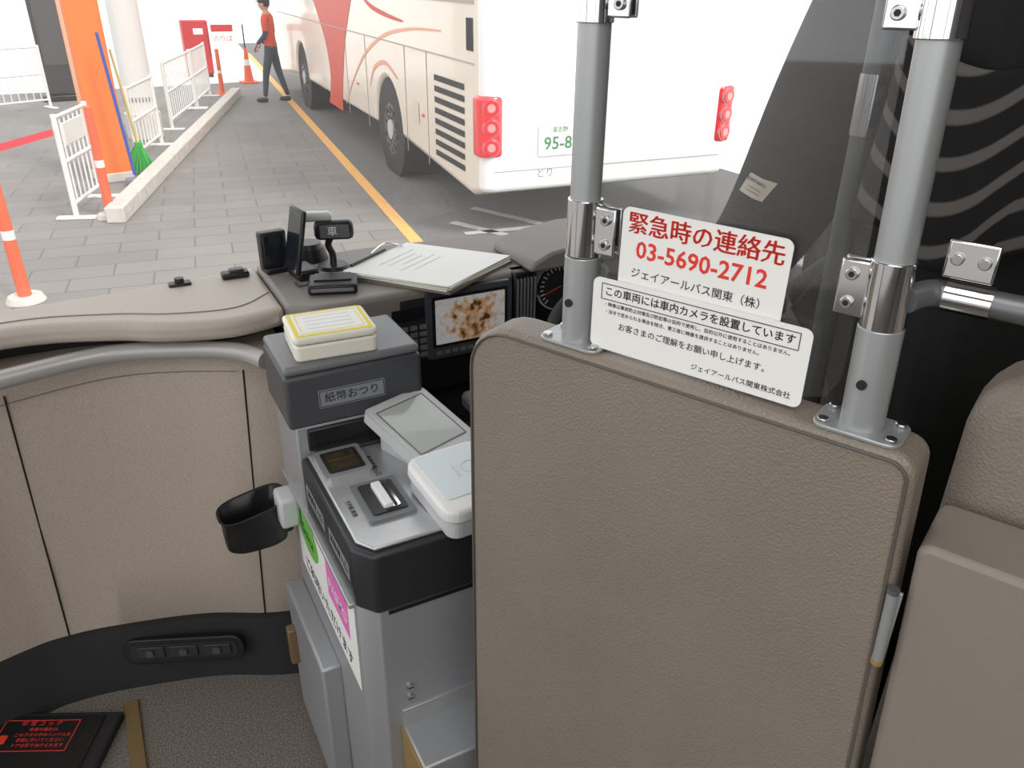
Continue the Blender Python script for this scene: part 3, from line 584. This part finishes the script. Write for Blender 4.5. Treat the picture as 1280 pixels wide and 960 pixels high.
# ------------------------------------------------------------------ ground
def lx(y): return 2.4+(y-6.35)*.1257
g=group('ground')
mesh(g,'paving',[(-25,-12,0),(lx(-12),-12,0),(lx(19),19,0),(-25,17,0)],[(0,1,2,3)],pave)
mesh(g,'road',[(lx(-12),-12,0),(7.0,-12,0),(7.0,30,0),(lx(30),30,0),(lx(19),19,0)],[(0,1,2,3,4)],asph)
mesh(g,'far_concrete',[(-25,17,0),(lx(19),19,0),(lx(30),30,0),(7,30,0),(60,30,0),(60,120,0),(-60,120,0),(-60,17,0)],[(0,1,2,3,4,5,6,7)],concrete)
mesh(g,'side_concrete',[(7,-12,0),(60,-12,0),(60,30,0),(7,30,0)],[(0,1,2,3)],concrete)
mesh(None,'road_edge_line',[(lx(-12)-.01,-12,.004),(lx(-12)+.11,-12,.004),(lx(26)+.11,26,.004),(lx(26)-.01,26,.004)],[(0,1,2,3)],orangeline)
g=group('road_marking')
for i,(a,b) in enumerate((((3.0,6.9),(3.45,5.9)),((3.4,7.3),(3.9,6.1)),((2.95,6.5),(4.6,6.3)))):
    a=V((a[0],a[1],.005));b=V((b[0],b[1],.005)); s=(b-a).normalized().cross(V((0,0,1)))*.05; mesh(g,'stroke_%d'%i,[a-s,b-s,b+s,a+s],[(0,1,2,3)],whitepaint)
g=group('platform_curb')
a=V((.24,8.19));b=V((2.95,16.75)); d=(b-a).normalized(); s=V((-d.y,d.x))*.17; N=14
for i in range(N):
    p=a+(b-a)*(i/N); q=a+(b-a)*((i+1)/N-.0012); prism(g,'block_%d'%i,[tuple(p),tuple(q),tuple(q+s),tuple(p+s)],0,.15,curbm,bev=.012)
# ------------------------------------------------------------------ fences and posts
def fence(name,p0,p1,h,nb,gate=False,z=0):
    p0=V(p0);p1=V(p1); L=(p1-p0).length; a=math.atan2(p1.y-p0.y,p1.x-p0.x); g=group(name,(p0.x,p0.y,z),a)
    for x in (0,L): cyl(g,'post_%d'%int(x*10),(x,0,.0),(x,0,h),.025,fencew,n=14); box(g,'foot_%d'%int(x*10),(x,0,.012),(.08,.35,.024),fencew,.006)
    for i,z in enumerate((h-.03,h*.55,.14)): cyl(g,'rail_%d'%i,(0,0,z),(L,0,z),.018,fencew,n=12)
    for i in range(1,nb): cyl(g,'bar_%d'%i,(L*i/nb,0,.14),(L*i/nb,0,h-.03),.009,fencew,n=8)
    return g
fence('barrier_fence',(1.28,13.3),(1.92,15.3),.95,14); fence('barrier_fence',(1.95,15.4),(2.4,16.9),.95,12); fence('barrier_fence',(.60,10.9),(1.0,12.1),.9,8)
g=fence('crowd_gate',(-.16,8.55),(.12,9.35),.95,7); box(g,'panel',(.42,0,.75),(.55,.02,.2),fencew,.004)
fence('barrier_fence',(-1.8,15.6),(-.3,16.4),1.0,14); fence('barrier_fence',(-3.6,15.0),(-1.85,15.6),1.0,14); fence('barrier_fence',(2.6,21.5),(3.0,25),1.0,14)
def delin(name,x,y,h,tilt=0,basem=None):
    g=group(name,(x,y,0)); cyl(g,'base',(0,0,0),(0,0,.04),.13,basem or orangec,r1=.11); 
    top=V((-tilt,0,h)); cyl(g,'post',(0,0,.04),top,.045,orangec,r1=.036,bev=.002)
    for i,t0 in enumerate((.45,.62,.79)):
        p=V((0,0,.04)).lerp(top,t0); q=V((0,0,.04)).lerp(top,t0+.07); cyl(g,'reflective_band_%d'%i,p,q,.0415-.004*i,white)
    ell(g,'cap',tuple(top),(.037,.037,.02),orangec); return g
delin('delineator_post',-.56,6.35,.95,.0,curbm)
delin('delineator_post',.13,8.48,1.0,0,curbm); delin('delineator_post',2.66,17.1,.8); 
g=group('traffic_cone',(3.51,18.8,0)); box(g,'base',(0,0,.015),(.36,.36,.03),orangec,.01); cyl(g,'cone',(0,0,.03),(0,0,.7),.10,orangec,r1=.03); cyl(g,'band',(0,0,.35),(0,0,.47),.069,white,r1=.056); cyl(g,'sign_pole',(0,0,.7),(0,0,1.15),.015,ink)
g=group('orange_pillar',(.27,10.2,0),math.radians(10)); prism(g,'column',rrect(.34,.36,.03),0,3.6,orangep,bev=.004); box(g,'dark_band',(0,0,.05),(.37,.39,.1),curbm,.01); box(g,'side_strip',(-.172,0,1.8),(.006,.2,3.4),mat('salmon_panel',(244,170,120),.5),.001); box(g,'notice',(.0,-.183,2.2),(.25,.006,.35),paper,.001)
text(g,'notice_text','のりば',F((0,-.1875,2.2),(1,0,0),(0,0,1)),.07,ink)
g=group('canopy_column',(.87,12.8,0)); cyl(g,'footing',(0,0,0),(0,0,.35),.24,curbm,bev=.01); cyl(g,'shaft',(0,0,.35),(0,0,4.6),.20,mat('column_white',(222,220,216),.5),n=40); cyl(g,'band',(0,0,.5),(0,0,.56),.205,mat('column_band',(150,150,150),.5),n=40)
g=group('mop',(.42,9.78,0)); cyl(g,'handle',(.05,-.05,.12),(-.04,-.03,1.55),.016,mat('mop_blue',(46,80,170),.5)); box(g,'mop_head',(.05,-.06,.05),(.22,.1,.1),mat('mop_gray',(120,120,130),.9),.03)
g=group('green_broom',(.60,10.35,.0)); cyl(g,'handle',(0,0,.28),(-.10,-.02,1.35),.014,mat('broom_stick',(200,190,120),.5)); 
bgm=mat('broom_green',(40,170,60),.7)
v=[];f=[]
for i in range(200):
    a=random.uniform(-1,1); b_=random.uniform(-1,1); p=V((.03*a,.03*b_,.33)); q=V((.20*a-.05,.09*b_,.02+.03*random.random())); w=V((.006,.003,0)); k=len(v); v+=[p-w,p+w,q+w,q-w]; f.append((k,k+1,k+2,k+3))
mesh(g,'bristles',v,f,bgm); box(g,'ferrule',(0,0,.33),(.09,.07,.06),bgm,.01)
g=group('red_barrier_tape'); 
def strip(g,nm,a,b,h,m): a=V(a);b=V(b); k=V((0,0,h/2)); mesh(g,nm,[a-k,b-k,b+k,a+k],[(0,1,2,3)],m)
strip(g,'tape',(-.19,8.53,.80),(-1.4,7.2,.72),.06,mat('tape_red',(230,70,80),.6)); 
g=group('information_board',(-.02,17.4,0),.1); box(g,'panel',(0,0,1.6),(.62,.12,3.0),mat('board_dark',(58,56,56),.5),.02); box(g,'foot',(0,0,.05),(.8,.4,.1),black,.02); box(g,'face',(0,-.062,1.7),(.5,.006,2.2),mat('board_face',(80,78,78),.4),.002)
g=group('red_notice_stand',(2.75,20.3,0)); box(g,'cabinet',(0,0,.62),(.55,.35,1.1),redp,.02); box(g,'leg_l',(-.22,0,.04),(.06,.3,.08),ink,.005); box(g,'leg_r',(.22,0,.04),(.06,.3,.08),ink,.005); box(g,'label',(0.05,-.178,.95),(.2,.006,.12),paper,.001)
g=group('direction_sign',(3.28,20.0,0)); cyl(g,'post',(0,0,0),(0,0,.9),.03,fencew); box(g,'board',(0,-.03,.85),(.48,.03,.5),paper,.01); box(g,'red_header',(0,-.048,1.02),(.46,.004,.14),redp,.001); text(g,'sign_text','のりば',F((0,-.047,.80),(1,0,0),(0,0,1)),.14,inkr)
# ------------------------------------------------------------------ the other coach
g=group('coach_bus',(2.98,6.20,0),math.atan2(.997,.081)-math.pi/2)
L=11.4;W=2.55
def arch(yc,r=.56,n=14): return [(yc+r*math.cos(math.pi-math.pi*i/n),max(.36,.5+r*math.sin(math.pi*i/n))) for i in range(n+1)]
def sidepoly(): return [(.10,.42),(.25,.36)]+arch(3.0)+arch(8.6)+[(L-.2,.36),(L,.5),(L-.02,1.3),(L-.35,3.3),(L-.6,3.4),(.25,3.4),(.10,3.3)]
YZ=Matrix(((0,0,1,0),(1,0,0,0),(0,1,0,0),(0,0,0,1)))
prism(g,'body_shell',sidepoly(),.0,W,buscream,mtx=YZ,bev=.06,seg=4)
prism(g,'rear_cap',rrect(W-.04,.30,.11,8,W/2,.16),.42,3.36,buswhite,bev=.04,seg=3)
def sidepatch(nm,pts,m,x=-.004): mesh(g,nm,[(x,y,z) for y,z in pts],[tuple(range(len(pts)))],m)
Lf=cr([(7.4,2.0,0),(7.0,1.75,0),(6.35,1.25,0),(6.15,.85,0),(6.25,.55,0),(6.4,.37,0)],6); Rt=cr([(4.2,2.0,0),(4.55,1.75,0),(5.0,1.30,0),(5.25,.9,0),(5.4,.6,0),(5.45,.37,0)],6)
v=[];f=[]
for a,b_ in zip(Lf,Rt): v+=[(-.004,a.x,a.y),(-.004,b_.x,b_.y)]
for i in range(len(Lf)-1): f.append((2*i,2*i+1,2*i+3,2*i+2))
mesh(g,'livery_red',v,f,busred)
def ribbon(nm,pts,w,m,x=-.005):
    P_=cr([(p[0],p[1],0) for p in pts],8); v=[];f=[]
    for i,p in enumerate(P_):
        t_=(P_[min(i+1,len(P_)-1)]-P_[max(i-1,0)]).normalized(); n_=V((-t_.y,t_.x,0))*w*(.35+.65*math.sin(math.pi*i/(len(P_)-1)))/2; v+=[(x,(p+n_).x,(p+n_).y),(x,(p-n_).x,(p-n_).y)]
    for i in range(len(P_)-1): f.append((2*i,2*i+1,2*i+3,2*i+2))
    mesh(g,nm,v,f,m)
ribbon('livery_salmon_1',[(5.2,.5),(4.6,.9),(3.9,1.25),(3.0,1.5),(2.0,1.62),(1.0,1.66)],.04,buspink)
ribbon('livery_red_2',[(4.2,2.0),(3.6,1.80),(2.9,1.72),(2.2,1.68)],.05,busred)
ribbon('livery_red_arch',[(3.75,.9),(3.5,1.12),(3.0,1.22),(2.5,1.10)],.05,buspink)
for i,(y0,y1,z0,z1) in enumerate(((2.2,2.21,.4,1.45),(1.45,1.46,.4,1.45),(3.9,3.91,.4,1.45),(5.0,5.01,.4,1.45),(6.1,6.11,.4,1.45),(.15,L-.5,1.45,1.462),(.15,L-.5,1.90,1.93))):
    bx(g,'panel_gap_%d'%i,-.006,0,y0,y1,z0,z1,mat('panel_gap',(180,168,155),.6),0)
for i in range(8):
    z=.54+i*.098; sidepatch('louvre_%d'%i,[(.40,z),(1.22,z),(1.22,z+.052),(.40,z+.052)],ink,-.006)
bx(g,'side_windows',-.012,.0,.7,L-.7,2.08,3.0,darkglass,.01); bx(g,'corner_window',-.006,.01,.17,.33,1.55,1.80,darkglass,.003)
sidepatch('fuel_flap',[(1.75,.75),(1.95,.75),(1.95,.95),(1.75,.95)],mat('flap',(225,212,195),.4),-.006); box(g,'orange_marker',(-.01,1.6,.85),(.01,.05,.03),orangec,.003); box(g,'orange_marker_2',(-.01,4.4,.85),(.01,.05,.03),orangec,.003)
for i,yc in enumerate((3.0,8.6)):
    cyl(g,'arch_dark_%d'%i,(.03,yc,.5),(.5,yc,.5),.55,ink,n=40)
    cyl(g,'tyre_%d'%i,(.04,yc,.5),(.32,yc,.5),.5,rubber,n=48,bev=.02); cyl(g,'wheel_rim_%d'%i,(.03,yc,.5),(.06,yc,.5),.29,rim,n=36); cyl(g,'wheel_hub_%d'%i,(.015,yc,.5),(.05,yc,.5),.11,lgray,n=24)
    for k in range(10):
        a=k*math.pi/5; cyl(g,'nut_%d_%d'%(i,k),(.018,yc+.17*math.cos(a),.5+.17*math.sin(a)),(.035,yc+.17*math.cos(a),.5+.17*math.sin(a)),.018,screwm,n=8); cyl(g,'rim_hole_%d_%d'%(i,k),(.026,yc+.235*math.cos(a+.3),.5+.235*math.sin(a+.3)),(.032,yc+.235*math.cos(a+.3),.5+.235*math.sin(a+.3)),.026,ink,n=10)
    cyl(g,'tyre_right_%d'%i,(W-.32,yc,.5),(W-.04,yc,.5),.5,rubber,n=40,bev=.02)
for s,(cx,sg) in enumerate(((.10,-1),(W-.10,1))):
    prism(g,'lamp_housing_%d'%s,rrect(.24,.25,.09,8,cx+sg*-.01,.12),.72,1.22,tailred,bev=.03,seg=3)
    for k in range(3):
        z=.81+.16*k; d=V((sg*.25,-.97,0)).normalized(); c=V((cx+sg*.010,.005,z))
        cyl(g,'lamp_ring_%d_%d'%(s,k),c-d*.03,c+d*.010,.078,mat('lamp_ring',(226,130,132),.15,metal=.2),n=30); cyl(g,'lamp_lens_%d_%d'%(s,k),c,c+d*.018,.066,tailred,n=30,bev=.006); cyl(g,'lamp_core_%d_%d'%(s,k),c+d*.017,c+d*.023,.034,tailpink,n=20)
RP=lambda x,z,y=.008: F((x,y,z),(1,0,0),(0,0,1))
plate(g,'number_plate',RP(.745,.84,.004),.44,.26,.006,paper,.01); text(g,'plate_number','95-83',RP(.75,.81,-.0035),.15,inkg,bold=.002); text(g,'plate_region','習志野',RP(.73,.925,-.0035),.05,inkg)
text(g,'rear_marking','とり',RP(.60,.56,.0085),.09,mat('mark_gray',(140,140,140),.6)); bx(g,'rear_bumper_gap',.12,W-.12,.004,.012,.60,.606,mat('gap_gray',(190,190,190),.6),0)
bx(g,'rear_window',.3,W-.3,.0,.012,2.2,3.0,darkglass,.01)
# ------------------------------------------------------------------ lights
w=bpy.data.worlds.new('sky'); SC.world=w; w.use_nodes=True; bg=w.node_tree.nodes['Background']; bg.inputs[0].default_value=(.97,.98,1,1); bg.inputs[1].default_value=1.65
s=bpy.data.lights.new('sun','SUN'); s.energy=2.7; s.angle=math.radians(14); s.color=(1,.96,.90); o=bpy.data.objects.new('sun',s); COL.objects.link(o); o.rotation_euler=V((-.30,.62,-.72)).to_track_quat('-Z','Y').to_euler()
for i,y in enumerate((-2.2,-.3)):  # added area lights that brighten the cabin, no fixture behind them
    a=bpy.data.lights.new('cabin_fill_light','AREA'); a.shape='RECTANGLE'; a.size=.9; a.size_y=1.4; a.energy=14; a.color=(1,.98,.95); o=bpy.data.objects.new('cabin_fill_light',a); COL.objects.link(o); o.location=(-.1,y,2.97)
# ------------------------------------------------------------------ camera
cam=bpy.data.objects.new('camera',bpy.data.cameras.new('camera')); COL.objects.link(cam)
cam.data.sensor_width=36; cam.data.lens=28.125; cam.data.clip_start=.02; cam.data.clip_end=300
cam.matrix_world=Matrix.Translation((0,0,2.1))@Matrix.Rotation(math.radians(-28),4,'Z')@Matrix.Rotation(math.radians(63),4,'X')@Matrix.Rotation(math.radians(.7),4,'Z')
SC.camera=cam
SC.view_settings.view_transform='Standard'
